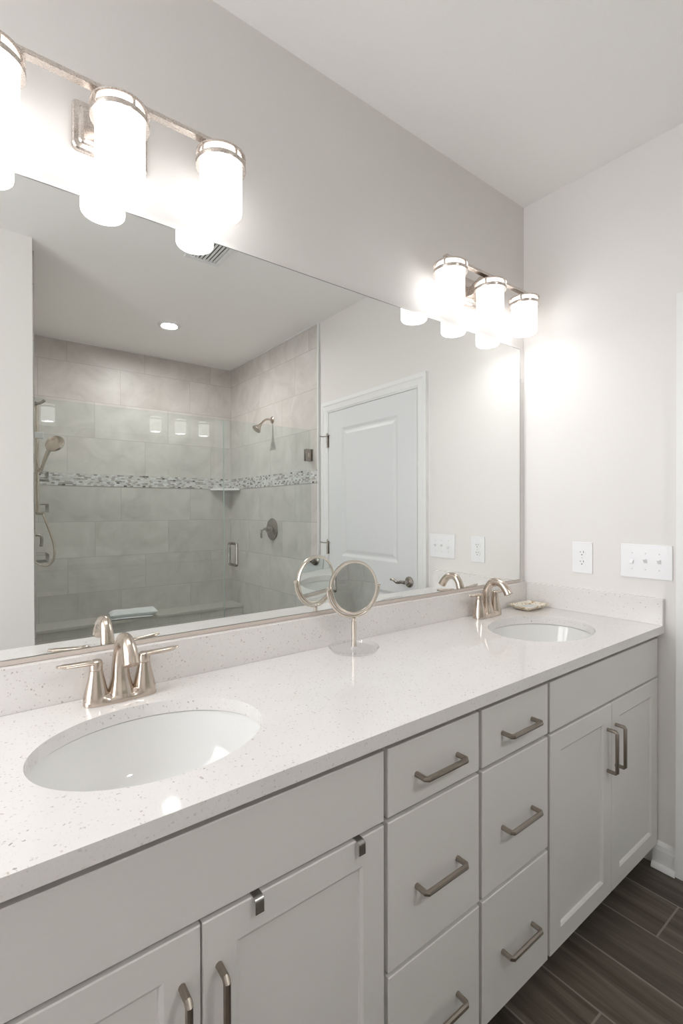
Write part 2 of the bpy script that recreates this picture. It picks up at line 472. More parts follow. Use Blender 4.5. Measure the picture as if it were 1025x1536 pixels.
# ------------------------------------------------------------------ object helpers
def finish(name, bm, mat, smooth=None):
    me = bpy.data.meshes.new(name)
    bmesh.ops.recalc_face_normals(bm, faces=bm.faces[:]) if smooth != 'keep' else None
    bm.to_mesh(me); bm.free()
    for mm in (mat if isinstance(mat, (list, tuple)) else [mat]): me.materials.append(mm)
    o = bpy.data.objects.new(name, me); COL.objects.link(o)
    if any(p.use_smooth for p in me.polygons):
        try: me.set_sharp_from_angle(angle=R(38))
        except Exception: pass
    return o
def tag(o, label, cat, group=None):
    o['label'] = label; o['category'] = cat
    if group: o['group'] = group
    return o
def thing(name, label, cat, loc, rz=0.0, group=None):
    o = bpy.data.objects.new(name, None); COL.objects.link(o)
    o.empty_display_size = 0.05
    o.location = loc; o.rotation_euler = (0, 0, rz)
    return tag(o, label, cat, group)
def part(name, bm, mat, parent, label=None, loc=None):
    o = finish(name, bm, mat); o.parent = parent
    if loc: o.location = loc
    if label: o['label'] = label
    return o
def solo(name, bm, mat, label, cat, loc=(0,0,0), rz=0.0, group=None):
    o = finish(name, bm, mat); o.location = loc; o.rotation_euler = (0, 0, rz)
    return tag(o, label, cat, group)
def struct(name, bm, mat, loc=(0,0,0), rz=0.0):
    o = finish(name, bm, mat); o['kind'] = 'structure'; o.location = loc; o.rotation_euler = (0, 0, rz)
    return o
RW = (X, 0, 0)      # right-wall frame: local x<0 into the room, local y = -distance from the corner

# ------------------------------------------------------------------ the room
struct('wall_back', box((-1.2, WBK, 0), (2.16, WBK + 0.11, H)), WALL)
struct('wall_right', box((0, -1.694, 0), (0.11, 0.0058, H)), WALL, RW, SKEW)
struct('wall_front', box((-1.2, -1.79, 0), (0.243, -1.650, H)), WALL)
struct('wall_left_unseen', box((-1.31, -1.655, 0), (-1.2, -0.75, H)), WALL)  # unseen; cut short to let world fill light in beside the vanity
struct('floor', box((-2.6, -1.76, -0.08), (2.30, WBK + 0.11, 0)), FLOORM)
struct('ceiling', box((-1.2, -3.35, H), (2.30, WBK + 0.11, H + 0.09)), CEIL)
# shower shell
struct('wall_shower_back', box((XL - 0.13, YB - 0.11, 0), (XS + 0.12, YB, H)), TILEB)
struct('wall_shower_right', box((XS, YB, 0), (XS + 0.12, -1.697, H)), TILES)
struct('wall_shower_left', box((XL - 0.13, YB, 0), (XL, -1.792, H)), TILES)
struct('floor_shower', box((XL, YB, -0.08), (XS, -1.76, 0.004)), BENCHM)
struct('trim_1', box((XS - 0.004, -1.7055, 0.0), (XS + 0.012, -1.6965, H - 0.001)), TRIM)
bm = bmesh.new()
add_box(bm, (XL + 0.0005, YB + 0.0005, H - 0.008), (XS - 0.0005, YB + 0.008, H - 0.0005))
add_box(bm, (XS - 0.008, YB + 0.008, H - 0.008), (XS - 0.0005, -1.7065, H - 0.0005))
struct('trim_2', bm, TRIM)
bm = bmesh.new(); add_box(bm, (XL + 0.001, YB + 0.0003, 1.5275), (XS - 0.0045, YB + 0.004, 1.627))
struct('trim_3', bm, MOSB)
bm = bmesh.new(); add_box(bm, (XS - 0.004, YB + 0.0045, 1.5275), (XS - 0.0003, -1.708, 1.627))
struct('trim_4', bm, MOSS)

# baseboard on the right wall, with its quarter-round shoe
prof = [(0, 0), (-0.014, 0), (-0.014, 0.066), (-0.0115, 0.074), (-0.011, 0.082), (-0.006, 0.092), (0, 0.094)]
b = struct('baseboard_right', prism(prof, -0.525, -0.6015, 'xz'), TRIM, RW, SKEW)
shoe = [(-0.0142, 0)] + [(-0.0142 - 0.015 * math.cos(a), 0.018 * math.sin(a)) for a in [i * math.pi / 16 for i in range(9)]]
s = finish('shoe_moulding', prism(shoe, -0.525, -0.6015, 'xz'), TRIM); s.parent = b

# door in the right wall
dr = bpy.data.objects.new('door_1', None); COL.objects.link(dr); dr['kind'] = 'structure'
dr.location = RW; dr.rotation_euler = (0, 0, SKEW)
S0, S1, ZD = 0.679, 1.576, 2.022
def casing_profile(s0, s1, z0, z1, edge):
    pass
bm = bmesh.new()
# stepped casing: (distance from opening, projection)
steps = [(0.0, 0.010), (0.008, 0.012), (0.012, 0.015), (0.045, 0.017), (0.052, 0.021), (0.0755, 0.021)]
def casing(bm):
    w = 0.0755
    def ring(d, p):
        return [bm.verts.new((-p, -(S0 - 0.0015 - d), 0.001)), bm.verts.new((-p, -(S0 - 0.0015 - d), ZD + 0.0015 + d)),
                bm.verts.new((-p, -(S1 + 0.0015 + d), ZD + 0.0015 + d)), bm.verts.new((-p, -(S1 + 0.0015 + d), 0.001))]
    rs = [ring(0.0, 0.0005)] + [ring(d, p) for d, p in steps] + [ring(0.0755, 0.0005)]
    for k in range(len(rs) - 1):
        for i in range(3):
            bm.faces.new((rs[k][i], rs[k][i+1], rs[k+1][i+1], rs[k+1][i]))
casing(bm)
o = finish('door_casing', bm, TRIM); o.parent = dr
bm = bmesh.new()
g = 0.003
# slab modelled facing -y then turned so that it faces the room
P1 = (0.162, 0.731); zt, zb = (1.005, 1.897), (0.20, 0.83)
Wd = S1 - S0 - 2 * g
prof_p = [(0.003, 0.0005), (0.018, 0.0065), (0.021, 0.0070), (0.028, 0.0070), (0.031, 0.0066), (0.047, 0.0030), (0.050, 0.0028)]
add_panel_face(bm, 0, Wd, 0.010, ZD - g, 0.0, 0.008, [(P1[0], P1[1], *zt, prof_p), (P1[0], P1[1], *zb, prof_p)], 0.0012)
for v in bm.verts:      # x along wall, y depth -> local x = depth-0.010, local y = -(S1 - x)
    x, y, z = v.co
    v.co = (y - 0.0095, -(S1 - g - x), z)
bmesh.ops.recalc_face_normals(bm, faces=bm.faces[:])
o = finish('door_panel', bm, DOORP); o.parent = dr
for zc in (1.82, 1.055, 0.30):
    bm = bmesh.new()
    add_tube(bm, [(-0.018, -S1 - 0.001, zc - 0.048), (-0.018, -S1 - 0.001, zc + 0.048)], 0.0065, n=12)
    add_lathe(bm, [(0.0, 0.0), (0.005, 0.001), (0.0055, 0.006), (0.003, 0.011), (0.0, 0.012)], (-0.018, -S1 - 0.001, zc + 0.048), 12)
    add_box(bm, (-0.0115, -S1 - 0.012, zc - 0.046), (-0.0098, -S1 + 0.014, zc + 0.046))
    hg = finish('hinge', bm, CHROME); hg.parent = dr
    if zc > 1:
        bm = bmesh.new()
        top = zc + 0.034
        add_tube(bm, [(-0.022, -S1, top), (-0.040, -S1 - 0.03, top), (-0.046, -S1 - 0.044, top + 0.004)], 0.0035, n=8)
        add_tube(bm, [(-0.022, -S1, top), (-0.030, -S1 + 0.035, top + 0.002), (-0.024, -S1 + 0.042, top + 0.002)], 0.0035, n=8)
        add_lathe(bm, [(0.0, -0.003), (0.007, -0.003), (0.007, 0.003), (0.0, 0.003)], (-0.046, -S1 - 0.046, top + 0.004), 10)
        o = finish('hinge_pin_stop', bm, CHROME); o.parent = hg
bm = bmesh.new()
add_lathe(bm, [(0.031, 0.0), (0.033, 0.004), (0.031, 0.009), (0.024, 0.012), (0.012, 0.014), (0.011, 0.045), (0.0, 0.046)], (-0.0098, -0.742, 0.905), 28, axis='x')
for v in bm.verts: v.co.x = -0.0098 - (v.co.x + 0.0098)
pts = [(-0.050, -0.742, 0.905), (-0.056, -0.765, 0.906), (-0.055, -0.80, 0.899), (-0.053, -0.83, 0.909), (-0.052, -0.852, 0.913), (-0.050, -0.862, 0.908)]
sp = spline(pts, 6)
add_tube(bm, sp, [0.0105 - 0.0045 * i / (len(sp) - 1) for i in range(len(sp))], n=12)
o = finish('door_lever', bm, CHROME); o.parent = dr

# ------------------------------------------------------------------ vanity cabinets
def pull(parent, x, z, length, vertical):
    """bar pull with mitred square ends; base on the front face"""
    so, r = 0.030, 0.0060
    h = length / 2
    bm = bmesh.new()
    e = 0.004
    A = [(-h, 0.0), (-h, so - e), (-h + e, so), (h - e, so), (h, so - e), (h, 0.0)]
    pts = []
    for d, out in A:
        pts.append((x, FACE - out, z + d) if vertical else (x + d, FACE - out, z))
    add_tube(bm, pts, r, n=8, up=(0, 0, 1) if not vertical else (1, 0, 0))
    return part('pull_handle', bm, PULLM, parent)
def front(parent, name, x0, x1, z0, z1, shaker):
    bm = bmesh.new()
    ins = []
    if shaker:
        w = 0.055
        ins = [(x0 + w, x1 - w, z0 + w, z1 - w, [(0.0015, 0.001), (0.006, 0.0035), (0.0075, 0.0075), (0.0085, 0.0075)])]
    add_panel_face(bm, x0, x1, z0, z1, FACE, 0.019, ins, 0.0018)
    return part(name, bm, CAB, parent)
def carcass_cut(parent, x0, x1):
    """carcass whose sides are notched over the toe space"""
    t = 0.016; yb, yf = -0.003, FACE + 0.0205
    bm = bmesh.new()
    poly = [(yf, 0.086), (yf + 0.075, 0.086), (yf + 0.075, 0.0), (yb, 0.0), (yb, CB - 0.001), (yf, CB - 0.001)]
    add_prism(bm, poly, x0, x0 + t, 'yz'); add_prism(bm, poly, x1 - t, x1, 'yz')
    add_box(bm, (x0 + t, yf + 0.019, 0.09), (x1 - t, yb - 0.012, 0.106))
    add_box(bm, (x0 + t, yb - 0.010, 0.09), (x1 - t, yb, CB - 0.001))
    for a, b2 in ((x0 + t, x0 + 0.04), (x1 - 0.04, x1 - t)): add_box(bm, (a, yf, 0.086), (b2, yf + 0.018, CB - 0.001))
    for za, zb2 in ((0.086, 0.13), (0.665, 0.735), (0.83, CB - 0.001)): add_box(bm, (x0 + 0.04, yf, za), (x1 - 0.04, yf + 0.018, zb2))
    part('body', bm, CABIN, parent)
    part('toe_kick', box((x0 + t + 0.001, yf + 0.062, 0.0), (x1 - t - 0.001, yf + 0.074, 0.0895)), TOEK, parent)
ZR = [(0.0857, 0.3885), (0.3985, 0.7015), (0.711, 0.8495)]
def sink_base(name, label, x0, x1, fx0, fx1, split, hx):
    root = thing(name, label, 'cabinet', (0, 0, 0))
    carcass_cut(root, x0, x1)
    front(root, 'front_panel', fx0, fx1, 0.7095, 0.8495, False)
    for a, b2, px in ((fx0, split - 0.0015, hx[0]), (split + 0.0015, fx1, hx[1])):
        d = front(root, 'door', a, b2, 0.0857, 0.7015, True)
        p = pull(d, px, 0.558, 0.132, True)
    return root
def drawer_base(name, label, x0, x1, fx0, fx1):
    root = thing(name, label, 'cabinet', (0, 0, 0))
    carcass_cut(root, x0, x1)
    for (z0, z1), pz in zip(ZR, (0.229, 0.539, 0.7745)):
        d = front(root, 'drawer', fx0, fx1, z0, z1, False)
        pull(d, (fx0 + fx1) / 2, pz, 0.132, False)
    return root
sink_base('sink_cabinet', 'grey-white sink cabinet on the left with two metal hooks over its door', -0.106, 0.6505, -0.104, 0.6455, 0.2714, (0.2412, 0.2990))
drawer_base('drawer_cabinet', 'three-drawer vanity cabinet beside the hooked door, nearer the camera', 0.6515, 0.9545, 0.6560, 0.9490)
drawer_base('drawer_cabinet', 'three-drawer vanity cabinet beside the right-hand sink cabinet', 0.9555, 1.2595, 0.9610, 1.2535)
sink_base('sink_cabinet', 'grey-white sink cabinet against the right wall, its two door pulls side by side', 1.2605, 2.0185, 1.2660, 2.0150, 1.6405, (1.6095, 1.6675))

# ------------------------------------------------------------------ countertop with two oval cut-outs
SA, SB, SY = 0.2106, 0.1669, -0.3017
SINKS = (0.2732, 1.6285)
def countertop():
    bm = bmesh.new()
    x0, y0, y1 = -0.116, -0.560, 0.004
    xr = lambda y: X + 0.0208 * (-y) - 0.0015     # follows the right wall
    n = 72
    cells = [(x0, SINKS[0] - 0.26), (SINKS[0] + 0.26, SINKS[1] - 0.26)]
    def quad(z, pts, flip):
        f = bm.faces.new([bm.verts.new((p[0], p[1], z)) for p in (reversed(pts) if flip else pts)])
    for z, fl in ((CT, False), (CB, True)):
        for a, b2 in cells: quad(z, [(a, y0), (b2, y0), (b2, y1), (a, y1)], fl)
        quad(z, [(SINKS[1] + 0.26, y0), (xr(y0), y0), (xr(y1), y1), (SINKS[1] + 0.26, y1)], fl)
        for sx in SINKS:
            L, Rr = sx - 0.26, sx + 0.26
            outer, inner = [], []
            angs = [2 * math.pi * i / n for i in range(n)]
            corners = [math.atan2(yy - SY, xx - sx) % (2 * math.pi) for xx in (L, Rr) for yy in (y0, y1)]
            angs = sorted(set(angs) | set(corners))
            for a in angs:
                c, s_ = math.cos(a), math.sin(a)
                t = min([( (Rr - sx) / c) if c > 1e-9 else 1e9, ((L - sx) / c) if c < -1e-9 else 1e9,
                         ((y1 - SY) / s_) if s_ > 1e-9 else 1e9, ((y0 - SY) / s_) if s_ < -1e-9 else 1e9])
                outer.append((sx + c * t, SY + s_ * t))
                # ellipse point on same ray
                k = 1 / math.sqrt((c / SA) ** 2 + (s_ / SB) ** 2)
                inner.append((sx + c * k, SY + s_ * k))
            m = len(angs)
            for i in range(m):
                j = (i + 1) % m
                quad(z, [inner[i], outer[i], outer[j], inner[j]], fl)
            if z == CT:
                for i in range(m):
                    j = (i + 1) % m
                    f = bm.faces.new([bm.verts.new(p) for p in ((*inner[i], CT), (*inner[j], CT), (*inner[j], CB), (*inner[i], CB))])
    per = [(x0, y0), (xr(y0), y0), (xr(y1), y1), (x0, y1)]
    for i in range(4):
        a, b2 = per[i], per[(i+1) % 4]
        bm.faces.new([bm.verts.new(p) for p in ((*a, CB), (*b2, CB), (*b2, CT), (*a, CT))])
    bmesh.ops.remove_doubles(bm, verts=bm.verts[:], dist=1e-5)
    return bm
solo('countertop', countertop(), QUARTZ, 'long white speckled quartz countertop running across all the vanity cabinets', 'countertop')
solo('backsplash', box((-0.116, -0.0209, CT + 0.0003), (X - 0.0225, WBK - 0.0001, 0.9976), 0.0008), QUARTZ, 'long low quartz backsplash strip under the wall mirror', 'backsplash')
solo('side_splash', box((-0.0213, -0.5605, CT + 0.0003), (-0.0001, -0.0005, 0.9976), 0.0008), QUARTZ, 'short quartz splash strip along the right wall below the outlet', 'backsplash', RW, SKEW)

# ------------------------------------------------------------------ sinks
def sink(sx, label):
    root = thing('undermount_sink', label, 'sink', (sx, SY, CB - 0.16), group=None)
    pr = [(1.10, 0.1585), (1.035, 0.1585), (1.02, 0.157), (0.995, 0.135), (0.95, 0.095), (0.86, 0.055), (0.70, 0.028), (0.45, 0.014), (0.16, 0.008), (0.11, 0.006),
          (0.11, 0.0), (0.45, 0.004), (0.72, 0.016), (0.90, 0.046), (0.99, 0.090), (1.035, 0.13), (1.045, 0.147), (1.10, 0.147), (1.10, 0.1585)]
    bm = bmesh.new(); add_lathe(bm, [(r * SA, h) for r, h in pr], n=64, sy=SB / SA)
    part('bowl', bm, PORC, root)
    bm = bmesh.new(); add_lathe(bm, [(0.0, 0.0095), (0.012, 0.0095), (0.019, 0.0085), (0.0225, 0.0075), (0.0225, -0.02), (0.0, -0.02)], n=28)
    part('drain', bm, NICKEL, root)
    return root
sink(SINKS[0], 'oval white undermount sink nearest the camera, in front of the left faucet')
sink(SINKS[1], 'oval white undermount sink at the far right, beside the soap dish')

# ------------------------------------------------------------------ faucets
def faucet(fx, label):
    root = thing('faucet', label, 'faucet', (fx, -0.0675, CT), 0.0)
    bm = bmesh.new()
    # base plate: long oval, waisted in the middle and raised at the ends
    n = 64
    def outl(sc, z):
        out = []
        for i in range(n):
            a = 2 * math.pi * i / n
            c, s_ = math.cos(a), math.sin(a)
            px = 0.0775 * (abs(c) ** 0.75) * (1 if c >= 0 else -1)
            wy = 0.0235 + 0.0065 * (abs(px) / 0.0775) ** 1.5 + 0.004 * math.exp(-(px / 0.022) ** 2)
            py = wy * (abs(s_) ** 0.75) * (1 if s_ >= 0 else -1)
            lift = 1 - 0.40 * math.exp(-((abs(px) - 0.027) / 0.016) ** 2)
            out.append(bm.verts.new((px * sc, py * sc - (0.002 if s_ < 0 else 0), z * lift if z > 0.006 else z)))
        return out
    rs = [outl(1.0, 0.0003), outl(1.0, 0.005), outl(0.975, 0.012), outl(0.90, 0.0195), outl(0.80, 0.0225), outl(0.5, 0.0235)]
    for k in range(len(rs) - 1):
        for i in range(n):
            f = bm.faces.new((rs[k][i], rs[k][(i+1) % n], rs[k+1][(i+1) % n], rs[k+1][i])); f.smooth = True
    bm.faces.new(list(reversed(rs[0]))); bm.faces.new(rs[-1])
    part('base_plate', bm, NICKEL, root)
    # spout
    ctrl = [(0, 0.0, 0.008), (0, 0.001, 0.022), (0, 0.003, 0.050), (0, 0.003, 0.085), (0, -0.005, 0.116), (0, -0.024, 0.139), (0, -0.048, 0.1425), (0, -0.071, 0.134), (0, -0.088, 0.117), (0, -0.0985, 0.100)]
    rad = [0.0305, 0.0275, 0.0205, 0.0172, 0.0155, 0.0148, 0.0146, 0.0150, 0.0158, 0.0166]
    sp = spline(ctrl, 5)
    rr = []
    for i in range(len(sp)):
        t = i / 5; k = min(int(t), len(rad) - 2); rr.append(rad[k] + (rad[k+1] - rad[k]) * (t - k))
    bm = bmesh.new(); add_tube(bm, sp, rr, n=24, up=(1, 0, 0))
    part('spout', bm, NICKEL, root)
    for sd in (-1, 1):
        hx = 0.051 * sd
        bm = bmesh.new()
        add_lathe(bm, [(0.0265, 0.008), (0.0255, 0.020), (0.0225, 0.032), (0.0185, 0.050), (0.0150, 0.066), (0.0135, 0.0745), (0.0125, 0.0752), (0.0125, 0.0762)], (hx, 0, 0), 28)
        add_lathe(bm, [(0.0125, 0.0762), (0.0134, 0.0765), (0.0134, 0.089), (0.0120, 0.0945), (0.008, 0.0975), (0.0, 0.0985)], (hx, 0, 0), 28)
        h = part('handle', bm, NICKEL, root)
        pts = [(hx - 0.006 * sd, 0.0, 0.0885), (hx + 0.014 * sd, -0.002, 0.0925), (hx + 0.036 * sd, -0.005, 0.0940), (hx + 0.058 * sd, -0.008, 0.0955), (hx + 0.077 * sd, -0.011, 0.0985)]
        sp = spline(pts, 5); m = len(sp)
        rr = [0.0118 - 0.0015 * i / m if i < m - 4 else max(0.0060, 0.0103 * (m - i) / 5 + 0.001) for i in range(m)]
        bm = bmesh.new(); add_tube(bm, sp, rr, n=14, sq=(1.0, 0.50), up=(0, 0, 1))
        part('lever', bm, NICKEL, h)
    return root
faucet(0.2655, 'brushed nickel two-handle faucet behind the sink nearest the camera')
faucet(1.6360, 'brushed nickel two-handle faucet beside the soap dish at the far right')

# ------------------------------------------------------------------ wall mirror
root = thing('wall_mirror', 'large frameless rectangular mirror covering the wall above the backsplash', 'mirror', (0, 0, 1.0109))
mx0, mx1, mz = -0.10, 1.972, 2.0513 - 1.0109
part('mirror_glass', box((mx0, 0.0, 0.0), (mx1, 0.0052, mz)), MIRROR, root)
bm = bmesh.new()
add_box(bm, (mx0, -0.0004, -0.002), (mx1, 0.0052, -0.0001)); add_box(bm, (mx0, -0.0004, mz + 0.0001), (mx1, 0.0052, mz + 0.002))
add_box(bm, (mx1 + 0.0001, -0.0004, -0.002), (mx1 + 0.002, 0.0052, mz + 0.002)); add_box(bm, (mx0 - 0.002, -0.0004, -0.002), (mx0 - 0.0001, 0.0052, mz + 0.002))
part('polished_edge', bm, MEDGE, root)
bm = bmesh.new(); add_box(bm, (mx1 - 0.008, -0.004, 0.890), (mx1 + 0.016, -0.0006, 0.908), 0.001); add_box(bm, (mx1 + 0.0025, -0.0007, 0.890), (mx1 + 0.016, 0.0055, 0.908))
part('clip', bm, CLEAR, root)
bm = bmesh.new(); add_box(bm, (mx0, -0.0025, -0.0125), (mx1, 0.0055, -0.0022), 0.0006)
part('bottom_channel', bm, paint('mirror_channel', (0.62, 0.55, 0.50), 0.45, 0), root)

# ------------------------------------------------------------------ vanity lights
def vanity_light(cx, zb, label):
    root = thing('vanity_light', label, 'wall light', (cx, 0, 0))
    ya = -0.0913
    # stepped, round-cornered back plate
    def rrect(w, h, r, n=6):
        out = []
        for qx, qz, a0 in ((w - r, h - r, 0), (-w + r, h - r, 90), (-w + r, -h + r, 180), (w - r, -h + r, 270)):
            for i in range(n + 1):
                a = R(a0 + 90 * i / n); out.append((qx + r * math.cos(a), qz + r * math.sin(a)))
        return out
    bm = bmesh.new()
    lay = [(0.0, 0.082, 0.056, 0.012), (-0.010, 0.082, 0.056, 0.012), (-0.0135, 0.079, 0.053, 0.011), (-0.0150, 0.070, 0.044, 0.009), (-0.019, 0.067, 0.041, 0.008), (-0.022, 0.061, 0.035, 0.006)]
    rs = []
    for y, w, h, r in lay: rs.append([bm.verts.new((px, WBK - 0.0004 + y, zb + 0.137 + pz)) for px, pz in rrect(w, h, r)])
    n = len(rs[0])
    for k in range(len(rs) - 1):
        for i in range(n): bm.faces.new((rs[k][i], rs[k][(i+1) % n], rs[k+1][(i+1) % n], rs[k+1][i]))
    bm.faces.new(rs[-1]); bm.faces.new(list(reversed(rs[0])))
    part('back_plate', bm, NICKELP, root)
    zbar = zb + 0.166
    part('bar', box((-0.267, ya - 0.010, zbar), (0.267, ya + 0.010, zbar + 0.0100), 0.0012), NICKELP, root)
    bm = bmesh.new()
    poly = [(-0.014, zb + 0.118), (-0.014, zb + 0.150), (ya + 0.030, zbar + 0.0095), (ya + 0.010, zbar + 0.0095), (ya + 0.010, zbar + 0.0005), (ya + 0.034, zbar - 0.012), (-0.030, zb + 0.118)]
    add_prism(bm, poly, -0.030, 0.030, 'yz')
    part('arm', bm, NICKELP, root)
    for k in (-1, 0, 1):
        sx = 0.2378 * k
        bm = bmesh.new()
        # holder: two rings joined by posts, with a cap under the bar
        add_lathe(bm, [(0.0525, 0.1155), (0.0615, 0.1155), (0.0620, 0.117), (0.0620, 0.1265), (0.0610, 0.1275), (0.0525, 0.1275), (0.0525, 0.1155)], (sx, ya, zb), 40)
        add_lathe(bm, [(0.0, 0.1480), (0.0600, 0.1480), (0.0620, 0.1465), (0.0620, 0.1425), (0.0600, 0.1415), (0.0525, 0.1415), (0.0525, 0.1440), (0.0, 0.1440)], (sx, ya, zb), 40)
        add_lathe(bm, [(0.018, 0.1480), (0.018, 0.158), (0.010, 0.1658), (0.0, 0.1658)], (sx, ya, zb), 24)
        for q in (200, 285, 30, 120):
            a = R(q)
            add_tube(bm, [(sx + 0.0580 * math.cos(a), ya + 0.0580 * math.sin(a), zb + 0.1268), (sx + 0.0580 * math.cos(a), ya + 0.0580 * math.sin(a), zb + 0.1420)], 0.0035, n=8)
        hd = part('shade_holder', bm, NICKELP, root)
        bm = bmesh.new()
        add_lathe(bm, [(0.0425, 0.0030), (0.0440, 0.0008), (0.0475, 0.0012), (0.0505, 0.0050), (0.0517, 0.011), (0.0517, 0.1405), (0.0, 0.1405)], (sx, ya, zb), 40)
        gs = part('glass_shade', bm, SHADE, root)
        bm = bmesh.new()
        add_lathe(bm, [(0.0, 0.0030), (0.0424, 0.0030), (0.0424, 0.006), (0.0, 0.006)], (sx, ya, zb), 32)
        part('bulb_lens', bm, BULB, gs)
    return root
vanity_light(0.2648, 2.0750, 'three-lamp nickel vanity light at the upper left, above the nearer sink')
vanity_light(1.6227, 2.0715, 'three-lamp nickel vanity light in the corner above the far sink')

# ------------------------------------------------------------------ outlet and switches on the right wall
root = thing('outlet', 'white duplex power outlet between the mirror and the light switches', 'outlet', (X + 0.0208 * 0.262, -0.262, 1.1265), SKEW)
w, h = 0.0418, 0.0648
bm = bmesh.new(); t = bmesh.new()
add_prism(bm, [(-w, -h), (w, -h), (w, h), (-w, h)], -0.0003, -0.0058, 'yz', 0.002)
part('cover_plate', bm, PLATE, root)
for dz in (0.0195, -0.0195):
    bm = bmesh.new()
    poly = []
    for i in range(28):
        a = 2 * math.pi * i / 28
        poly.append((0.0172 * math.cos(a), dz + max(-0.0142, min(0.0142, 0.0172 * math.sin(a)))))
    add_prism(bm, poly, -0.0058, -0.0078, 'yz')
    f = part('receptacle', bm, PLATE, root)
    bm = bmesh.new()
    add_box(bm, (-0.0081, -0.0075, dz + 0.0005), (-0.0078, -0.0053, dz + 0.0085)); add_box(bm, (-0.0081, 0.0050, dz + 0.0012), (-0.0078, 0.0070, dz + 0.0078))
    add_lathe(bm, [(0.0, 0.0), (0.0025, 0.0), (0.0025, -0.0003), (0.0, -0.0003)], (-0.0078, 0.0, dz - 0.0068), 12, axis='x')
    part('slots', bm, SLOT, f)
bm = bmesh.new(); add_lathe(bm, [(0.003, 0.0), (0.003, -0.001), (0.0, -0.0016)], (-0.0058, 0, 0), 12, axis='x'); part('screw', bm, SCREW, root)
sc = 0.4985
root = thing('light_switch', 'white triple toggle light switch plate next to the door casing', 'light switch', (X + 0.0208 * sc, -sc, 1.1300), SKEW)
w, h = 0.0880, 0.0640
bm = bmesh.new(); add_prism(bm, [(-w, -h), (w, -h), (w, h), (-w, h)], -0.0003, -0.0060, 'yz', 0.002)
part('cover_plate', bm, PLATE, root)
for k in (-1, 0, 1):
    y = -0.046 * k + 0.0
    bm = bmesh.new()
    up = -1 if k == -1 else 1
    add_box(bm, (-0.0068, y - 0.0058, -0.0125), (-0.0060, y + 0.0058, 0.0125))
    poly = [(-0.0066, -0.006), (-0.0066, 0.006), (-0.0185, 0.0085 * up + 0.0032), (-0.0195, 0.0085 * up), (-0.0175, 0.0085 * up - 0.0034)]
    add_prism(bm, poly, y - 0.0050, y + 0.0050, 'xz')
    part('toggle', bm, PLATE, root)
    for dz in (0.0302, -0.0302):
        bm = bmesh.new(); add_lathe(bm, [(0.0028, 0.0), (0.0028, -0.0008), (0.0, -0.0013)], (-0.0060, y, dz), 10, axis='x'); part('screw', bm, SCREW, root)

# ------------------------------------------------------------------ make-up mirror on the counter
mc = (0.921, -0.1035)
root = thing('makeup_mirror', 'round tabletop makeup mirror on a clear base, standing mid-counter', 'makeup mirror', (mc[0], mc[1], CT))
zc = 0.1925; ang = R(-9.0)
bm = bmesh.new()
add_lathe(bm, [(0.0, 0.0004), (0.066, 0.0004), (0.070, 0.002), (0.0765, 0.011), (0.0775, 0.0125), (0.0755, 0.0125), (0.0685, 0.0055), (0.040, 0.0045), (0.016, 0.0055), (0.012, 0.013), (0.0, 0.013)], n=48)
part('dish_base', bm, CLEAR, root)
bm = bmesh.new(); add_lathe(bm, [(0.0, 0.0132), (0.0078, 0.0132), (0.0078, 0.088), (0.0062, 0.090), (0.0062, 0.0990), (0.0, 0.0990)], n=20)
part('stem', bm, MAGM, root)
rot = Matrix.Rotation(ang, 4, 'Z')
def turned(bm):
    bm.transform(rot); return bm
bm = bmesh.new()
yk = [(0.0895 * math.cos(a), 0.0, zc + 0.0895 * math.sin(a)) for a in [R(180 + 180 * i / 36) for i in range(37)]]
add_tube(bm, yk, 0.0042, n=10, up=(0, 1, 0))
for sd in (-1, 1): add_lathe(bm, [(0.0, -0.005), (0.0055, -0.005), (0.0055, 0.0045), (0.0, 0.0045)], (0.0885 * sd, 0, zc + 0.001), 12, axis='x')
part('yoke', turned(bm), MAGM, root)
tilt = Matrix.Translation((0, 0, zc)) @ Matrix.Rotation(R(-3), 4, 'X') @ Matrix.Scale(0.982, 4)
bm = bmesh.new()
add_lathe(bm, [(0.0755, 0.0), (0.0755, 0.006), (0.0785, 0.0085), (0.0830, 0.0075), (0.0845, 0.004), (0.0845, -0.004), (0.0830, -0.0075), (0.0785, -0.0085), (0.0755, -0.006), (0.0755, 0.0)], n=64, axis='y')
bm.transform(tilt); fr = part('rim', turned(bm), MAGM, root)
for sgn, nm in ((1, 'mirror_glass'), (-1, 'mirror_glass')):
    bm = bmesh.new()
    add_lathe(bm, [(0.0, 0.0048 * sgn), (0.0758, 0.0048 * sgn), (0.0758, 0.0005 * sgn), (0.0, 0.0005 * sgn)], n=64, axis='y')
    for f in bm.faces: f.smooth = False
    bm.transform(tilt); part(nm, turned(bm), MAGMIR, fr)

# ------------------------------------------------------------------ soap dish
root = thing('soap_dish', 'cream and brown marbled rectangular soap dish in the counter corner', 'soap dish', (1.899, -0.0905, CT), R(-3))
def rr_ring(bm, w, d, r, z, n=5, sag=0.0):
    out = []
    for qx, qy, a0 in ((w - r, d - r, 0), (-w + r, d - r, 90), (-w + r, -d + r, 180), (w - r, -d + r, 270)):
        for i in range(n + 1):
            a = R(a0 + 90 * i / n)
            px, py = qx + r * math.cos(a), qy + r * math.sin(a)
            out.append(bm.verts.new((px, py, z + sag * ((px / w) ** 2 * (py / d) ** 2))))
    return out
bm = bmesh.new()
L = [(0.050, 0.028, 0.008, 0.0003, 0), (0.056, 0.034, 0.008, 0.004, 0.001), (0.0735, 0.0515, 0.007, 0.014, 0.004), (0.0745, 0.0525, 0.007, 0.0165, 0.005), (0.072, 0.050, 0.007, 0.0175, 0.005), (0.058, 0.038, 0.009, 0.0125, 0.001), (0.044, 0.025, 0.008, 0.0095, 0)]
